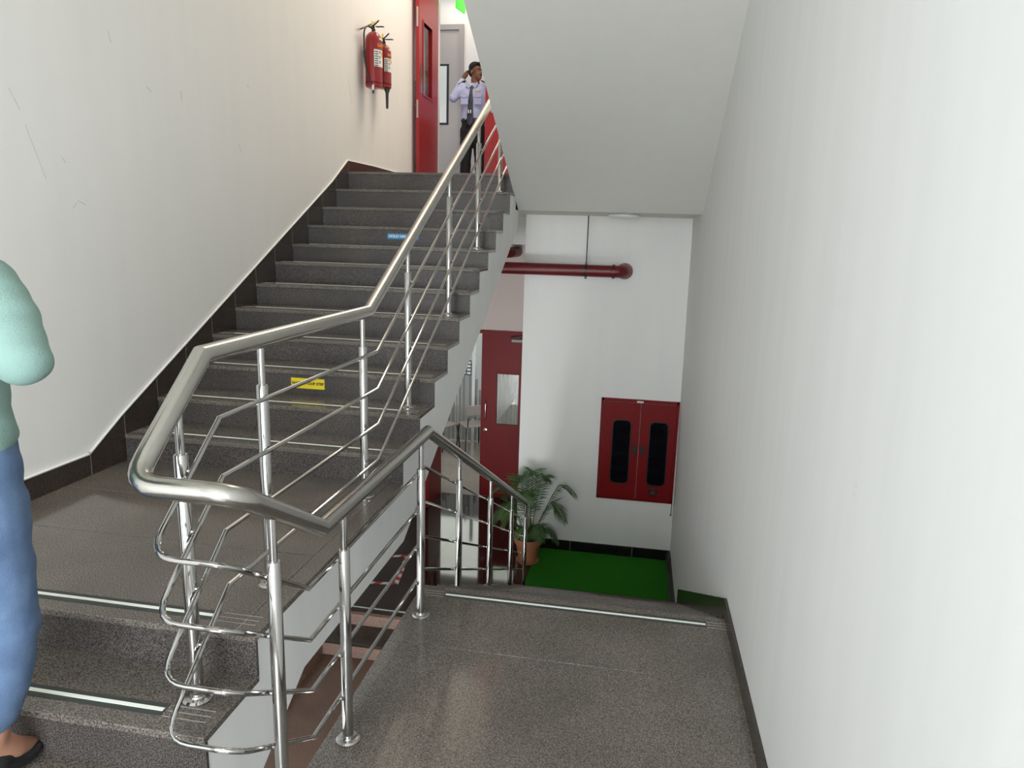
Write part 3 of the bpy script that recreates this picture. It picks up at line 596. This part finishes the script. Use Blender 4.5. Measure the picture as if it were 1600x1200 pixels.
# ------------------------------------------------------------------ potted palm
pl = empty('potted_palm', (-1.09, 7.80, ZF), label='small palm in a terracotta pot standing by the wall corner and green mat', category='plant')
lathe('saucer', [(.11, .0), (.13, .004), (.135, .018), (.125, .02)], TERRA, pl, n=28)
pot = lathe('pot', [(.105, .018), (.110, .03), (.148, .235), (.150, .24), (.166, .243), (.170, .255), (.172, .31), (.166, .316), (.156, .314), (.150, .26), (.14, .25)], TERRA, pl, n=32)
lathe('soil', [(.15, .255), (.12, .27), (.03, .275)], SOIL, pl, n=24)
def frond(az, length, rise, droop, base_h, lw=.9):
    bm = bmesh.new(); ca, sa = math.cos(az), math.sin(az); n = 22; P0 = Vector((ca*.03, sa*.03, .26)); pts = []
    for i in range(n+1):
        t = i/n; out = length*(t*.35+.65*t*t) if rise > .5 else length*t; h = base_h*min(1, t*1.7)+rise*math.sin(min(1, t)*math.pi*.62)-droop*t**3
        pts.append(P0+Vector((ca*out, sa*out, h)))
    addsweep(bm, pts, .0045, 6)
    up = Vector((0, 0, 1))
    for i in range(6, n+1):
        t = i/n; p = pts[i]; d = (pts[min(i+1, n)]-pts[i-1]).normalized(); s = d.cross(up).normalized()
        for sg in (-1, 1):
            for hlf in (0, .5):
                L = lw*(.20*math.sin(math.pi*min(1, (t-.22)/.82)**.7)+.045); q = p+(pts[i-1]-p)*hlf
                e = q+(d*.62+s*sg*.78-up*.10).normalized()*L-up*L*.22*random.uniform(.7, 1.4); mid = q.lerp(e, .45)+up*.012*L/.2
                wv = d.cross(s*sg).normalized().cross((e-q).normalized())*.0065
                a = bm.verts.new(q-wv*.4); b = bm.verts.new(q+wv*.4); c = bm.verts.new(mid+wv); dd = bm.verts.new(mid-wv); f = bm.verts.new(e)
                bm.faces.new((a, b, c, dd)); bm.faces.new((dd, c, f))
    for v in bm.verts: v.co.y = min(v.co.y, .365)
    me = bpy.data.meshes.new('frond'); bm.to_mesh(me); bm.free(); link('frond', me, LEAF, pl)
for az, ln, ri, dr, bh, lw in ((.10, .52, .34, .16, .44, 1), (-.40, .46, .20, .26, .44, .95), (.9, .26, .40, .10, .42, .9), (2.2, .36, .36, .18, .44, .95), (3.0, .50, .26, .22, .44, 1), (3.5, .44, .20, .26, .30, .95),
                               (-1.6, .32, .38, .14, .40, .95), (-2.3, .40, .26, .22, .36, .95), (-.15, .34, .10, .22, .16, .75), (-2.8, .30, .16, .16, .20, .8), (1.5, .16, .44, .06, .42, .85), (-1.0, .34, .10, .2, .26, .8), (-1.9, .20, .16, .14, .12, .8)):
    frond(az, ln, ri, dr, bh, lw)
bm = bmesh.new()
for i in range(6):
    a = i*1.05; addsweep(bm, [(.045*math.cos(a), .045*math.sin(a), .25), (.02*math.cos(a), .02*math.sin(a), .55)], .007, 6)
link('cane_stems', mesh_from(bm, 'cane_stems'), STEM, pl, 40)
# ------------------------------------------------------------------ guard on the upper floor
gd = empty('person', (-2.37, 10.0, ZU), label='guard in pale lilac uniform shirt and dark tie, one hand behind his head', category='person')
hd = Vector((.03, 0, 1.60)); yaw = math.radians(58)          # head turned towards picture right
RH_ = Matrix.Rotation(yaw, 3, 'Z')
def hp(x, y, z): return hd + RH_ @ Vector((x, y, z))          # head frame: -y is the face
sh, el, wr = Vector((-.185, .0, 1.395)), Vector((-.275, -.05, 1.255)), Vector((-.165, .07, 1.535))
hand = wr+Vector((.035, .0, .05))
body = [('e', hp(0, .012, .035), (.075, .095, .085), RH_), ('e', hp(0, -.03, -.045), (.056, .066, .075), RH_), ('e', hp(0, -.072, -.085), (.026, .026, .022), RH_),
        ('e', hp(0, -.094, -.022), (.013, .018, .022), RH_), ('e', hp(0, -.083, .005), (.010, .013, .03), RH_), ('e', hp(0, -.088, -.058), (.022, .012, .008), RH_), ('e', hp(0, -.086, -.068), (.019, .012, .007), RH_), ('e', hp(0, -.080, .026), (.05, .014, .010), RH_),
        ('e', hp(.074, .012, -.012), (.012, .022, .032), RH_), ('e', hp(-.074, .012, -.012), (.012, .022, .032), RH_),
        ('t', [((.02, .01, 1.42), .062), (hp(0, .015, -.06), .056)]),
        ('l', [((0, 0, .86), .135, .085), ((0, 0, .98), .14, .09), ((0, 0, 1.15), .15, .10), ((0, -.005, 1.30), .175, .115), ((0, 0, 1.40), .15, .085), ((.01, 0, 1.45), .07, .06)]),
        ('t', [(sh, .055), (el, .043), (wr, .028), (hand, .034)]), ('t', [((.185, 0, 1.395), .055), ((.235, .01, 1.10), .042), ((.225, -.06, .86), .03)]),
        ('t', [((-.085, 0, .88), .07), ((-.095, -.01, .48), .055), ((-.105, .02, .09), .042)]), ('t', [((.085, 0, .88), .07), ((.10, -.01, .48), .055), ((.12, .02, .09), .042)])]
for i, (a, l_) in enumerate(((-.5, .062), (-.2, .078), (.1, .082), (.4, .07))):
    b0 = hand+Vector((.004+.006*i, -.028+.019*i, .012)); m1 = b0+Vector((.012, .004, l_*.45)); body.append(('t', [(hand, .014), (b0, .0095), (m1, .0085), (m1+Vector((.026, .008, l_*.1)), .007)]))
body.append(('t', [(hand, .014), (hand+Vector((.03, -.03, .0)), .010), (hand+Vector((.055, -.035, .025)), .008)]))
lh = Vector((.222, -.07, .80)); body.append(('e', lh, (.022, .042, .05)))
for i in range(4): body.append(('t', [(lh+Vector((0, -.03+.02*i, -.03)), .010), (lh+Vector((-.004, -.034+.02*i, -.075)), .009), (lh+Vector((-.014, -.03+.02*i, -.105)), .007)]))
body.append(('t', [(lh+Vector((0, -.03, .01)), .012), (lh+Vector((-.01, -.062, -.02)), .010), (lh+Vector((-.014, -.07, -.05)), .008)]))
blob('body', body, .0065, SKIN, gd, 2)
blob('hair', [('e', hp(0, .022, .058), (.082, .096, .078), RH_), ('e', hp(0, .055, .01), (.074, .062, .075), RH_), ('e', hp(0, -.055, .095), (.055, .04, .026), RH_), ('e', hp(.06, .02, .03), (.022, .035, .035), RH_), ('e', hp(-.06, .02, .03), (.022, .035, .035), RH_)], .007, HAIR, gd, 2, fold=.002)
for s in (-1, 1):
    ey = blob('eye', [('e', hp(.028*s, -.081, .008), (.010, .0085, .0045), RH_)], .003, WHITE, gd, 1); blob('iris', [('e', hp(.028*s, -.0885, .008), (.0055, .003, .0045), RH_)], .002, INK, ey, 1)
    blob('eyebrow', [('e', hp(.030*s, -.091, .029), (.020, .006, .004), RH_)], .003, HAIR, gd, 1)
blob('moustache', [('e', hp(0, -.099, -.047), (.022, .007, .005), RH_)], .003, HAIR, gd, 1)
blob('shirt', [('l', [((0, 0, .965), .168, .118), ((0, 0, 1.02), .172, .124), ((0, 0, 1.15), .176, .126), ((0, -.005, 1.28), .19, .130), ((0, 0, 1.37), .188, .112), ((0, 0, 1.425), .13, .082), ((.008, 0, 1.45), .07, .066)]),
               ('t', [(sh+Vector((.03, 0, .005)), .070), (el, .056), (wr-Vector((.012, .012, .035)), .042)]), ('t', [((.16, 0, 1.395), .070), ((.235, .01, 1.10), .055), ((.226, -.055, .885), .042)])], .009, SHIRTL, gd, 3, fold=.0035)
blob('trousers', [('l', [((0, 0, .80), .165, .115), ((0, 0, .90), .163, .117), ((0, 0, .985), .158, .112)]), ('t', [((-.085, 0, .84), .098), ((-.097, -.01, .48), .078), ((-.108, .015, .05), .068)]), ('t', [((.085, 0, .84), .098), ((.105, -.01, .48), .078), ((.125, .015, .05), .068)])], .011, TROUS, gd, 3, fold=.003)
lathe('belt', [(.168, .955), (.172, .96), (.172, .992), (.168, .995)], BLACK, gd, n=28).scale = (1, .70, 1)
for s, x in ((-1, -.108), (1, .125)): blob('shoe', [('e', (x, -.07, .04), (.045, .11, .038)), ('e', (x, .03, .045), (.042, .06, .044))], .008, BLACK, gd, 2)
def front_y(z): return -.128+.02*abs(z-1.25)
tie = [(.0, 1.415, .020), (.003, 1.385, .026), (.0, 1.36, .017), (-.004, 1.22, .032), (-.010, 1.05, .042), (-.012, .93, .045), (-.012, .89, .004)]
bm = bmesh.new(); prev = None
for x, z, w in tie:
    y = {1.415: -.088, 1.385: -.112}.get(z, -.146); r4 = [bm.verts.new((x+dx, y+dy, z)) for dx, dy in ((-w, 0), (-w*.3, -.008), (w*.3, -.008), (w, 0), (0, .006))]
    if prev:
        for i in range(5): bm.faces.new((prev[i], prev[(i+1) % 5], r4[(i+1) % 5], r4[i]))
    else: bm.faces.new(r4)
    prev = r4
bm.faces.new(prev[::-1]); link('tie', mesh_from(bm, 'tie'), NAVY, gd, 50)
for s in (-1, 1):
    panel('collar', [(.004*s+.004, 1.405), (.075*s, 1.455), (.085*s, 1.42), (.045*s, 1.37)], -.118, -.088, SHIRTL, gd)
    o = box('epaulette', (-.055, .055, -.028, .028, 0.012, .026), BLACK, gd, .003); o.location = (.15*s, -.01, 1.448); o.rotation_euler = (0, .42*s, 0)
    pk = box('pocket', (.045, .145, -.139, -.130, 1.16, 1.29) if s > 0 else (-.145, -.045, -.139, -.130, 1.16, 1.29), SHIRTL, gd, .003); panel('pocket_flap', [(x*s, z) for x, z in ((.042, 1.295), (.148, 1.295), (.148, 1.262), (.095, 1.245), (.042, 1.262))], -.146, -.137, SHIRTL, pk)
box('name_badge', (.05, .13, -.151, -.145, 1.312, 1.332), mat('gold_badge', (.5, .40, .15), .4), gd); lp = box('identity_card', (-.040, .012, -.162, -.156, 1.03, 1.105), BLACK, gd)
box('card_photo', (-.036, -.022, -.1635, -.162, 1.045, 1.09), WHITE, lp); box('card_photo', (-.006, .008, -.1635, -.162, 1.045, 1.09), WHITE, lp)
# ------------------------------------------------------------------ man climbing at the left edge
mn = empty('person', (0, 0, 0), label='man in mint green jumper and blue jeans climbing the steps at the left edge', category='person')
cx, cy = -1.775, 1.50
hdm = Vector((cx-.02, cy+.06, 1.455))
rs_, re_, rw_ = Vector((cx+.205, cy+.0, 1.170)), Vector((cx+.345, cy-.075, 1.01)), Vector((cx-.09, cy+.20, 1.04))
ls_, le_, lw_ = Vector((cx-.185, cy, 1.165)), Vector((cx-.27, cy-.04, .90)), Vector((cx-.08, cy+.22, .98))
bd = [('e', hdm+Vector((0, .0, .035)), (.077, .097, .095)), ('e', hdm+Vector((0, .035, -.055)), (.058, .066, .07)), ('e', hdm+Vector((0, .10, -.02)), (.014, .02, .024)), ('e', hdm+Vector((0, .088, -.062)), (.024, .012, .009)), ('e', hdm+Vector((0, .085, .026)), (.05, .014, .010)), ('e', hdm+Vector((.078, 0, -.01)), (.012, .022, .032)), ('e', hdm+Vector((-.078, 0, -.01)), (.012, .022, .032)),
      ('t', [((cx, cy+.02, 1.20), .062), (hdm+Vector((0, .0, -.06)), .057)]),
      ('l', [((cx, cy, .55), .16, .12), ((cx, cy, .66), .175, .125), ((cx, cy, .80), .155, .11), ((cx, cy, .98), .155, .10), ((cx, cy, 1.12), .16, .095), ((cx, cy, 1.20), .11, .075), ((cx, cy+.01, 1.26), .06, .055)]),
      ('t', [(rs_-Vector((.04, 0, .02)), .05), (re_, .042), (rw_, .03)]), ('t', [(ls_+Vector((.04, 0, -.02)), .05), (le_, .045), (lw_, .03)])]
for w_, s in ((rw_, 1), (lw_, -1)):
    c_ = w_+Vector((-.02*s, .055, .03)); bd += [('t', [(w_, .028), (c_, .034)])]
    for i in range(4): b0 = c_+Vector((-.03*s+.0*i, .03, .024-.018*i)); bd.append(('t', [(c_, .014), (b0, .0100), (b0+Vector((-.035*s, .006, 0)), .009), (b0+Vector((-.055*s, -.012, 0)), .0075)]))
    bd.append(('t', [(c_, .014), (c_+Vector((-.015*s, .03, .045)), .011), (c_+Vector((-.035*s, .045, .06)), .009)]))
rhp, rkn, ran = Vector((cx+.088, cy, .60)), Vector((cx+.092, cy+.03, .22)), Vector((cx+.000, cy+.02, -.16))
lhp, lkn, lan = Vector((cx-.092, cy, .60)), Vector((cx-.11, cy-.06, .10)), Vector((cx-.125, cy-.30, -.385))
bd += [('t', [(rhp, .10), (rkn, .058), (ran, .040)]), ('t', [(lhp, .10), (lkn, .058), (lan, .040)])]
bd += [('t', [(ran, .040), (ran+Vector((0, .06, -.07)), .036), (ran+Vector((-.01, .13, -.115)), .026)]), ('t', [(lan, .040), (lan+Vector((0, .07, -.035)), .034), (lan+Vector((0, .13, -.045)), .026)])]
blob('body', bd, .008, SKINL, mn, 2)
blob('hair', [('e', hdm+Vector((0, -.018, .055)), (.084, .10, .085)), ('e', hdm+Vector((0, -.05, .0)), (.074, .058, .07))], .008, HAIR, mn, 2, fold=.002)
for s in (-1, 1):
    ey = blob('eye', [('e', hdm+Vector((.03*s, .084, .008)), (.012, .009, .007))], .003, WHITE, mn, 1); blob('iris', [('e', hdm+Vector((.03*s, .0915, .008)), (.005, .003, .005))], .002, INK, ey, 1)
blob('jumper', [('l', [((cx, cy, .745), .180, .135), ((cx, cy, .77), .190, .145), ((cx, cy, .82), .186, .140), ((cx, cy, .85), .176, .132), ((cx, cy, .98), .188, .137), ((cx, cy, 1.13), .200, .132), ((cx, cy, 1.215), .165, .108), ((cx, cy+.01, 1.27), .085, .075)]),
                ('t', [(rs_+Vector((-.025, 0, .0)), .082), (rs_.lerp(re_, .5), .076), (re_, .066), (rw_-Vector((0, .03, 0)), .043)]), ('t', [(ls_+Vector((.03, 0, 0)), .078), (le_, .064), (lw_-Vector((0, .03, 0)), .043)])], .011, MINT, mn, 4, fold=.004)
blob('jeans', [('l', [((cx, cy, .56), .178, .142), ((cx, cy, .66), .190, .148), ((cx, cy, .775), .178, .132)]),
               ('t', [(rhp, .112), (rhp.lerp(rkn, .5), .096), (rkn, .080), (rkn.lerp(ran, .5), .078), (ran+Vector((.008, 0, .09)), .068)]), ('t', [(lhp, .112), (lkn, .082), (lan+Vector((0, 0, .05)), .066)])], .011, DENIM, mn, 3, fold=.005)
for s in (-1, 1):
    pk = box('back_pocket', (-.058, .058, -.004, .004, -.065, .065), DENIM, mn, .003); pk.location = (cx+.085*s, cy-.133, .625); pk.rotation_euler = (-.05, 0, .42*s)
for a_, tz in ((ran, .60), (lan, .30)):
    blob('shoe', [('e', a_+Vector((-.002, .0, -.075 if a_ is ran else -.045)), (.042, .052, .036)), ('e', a_+Vector((-.006, .09, -.118 if a_ is ran else -.05)), (.046, .07, .028)), ('e', a_+Vector((-.006, .05, -.10 if a_ is ran else -.05)), (.040, .06, .032))], .008, BLACK, mn, 2)
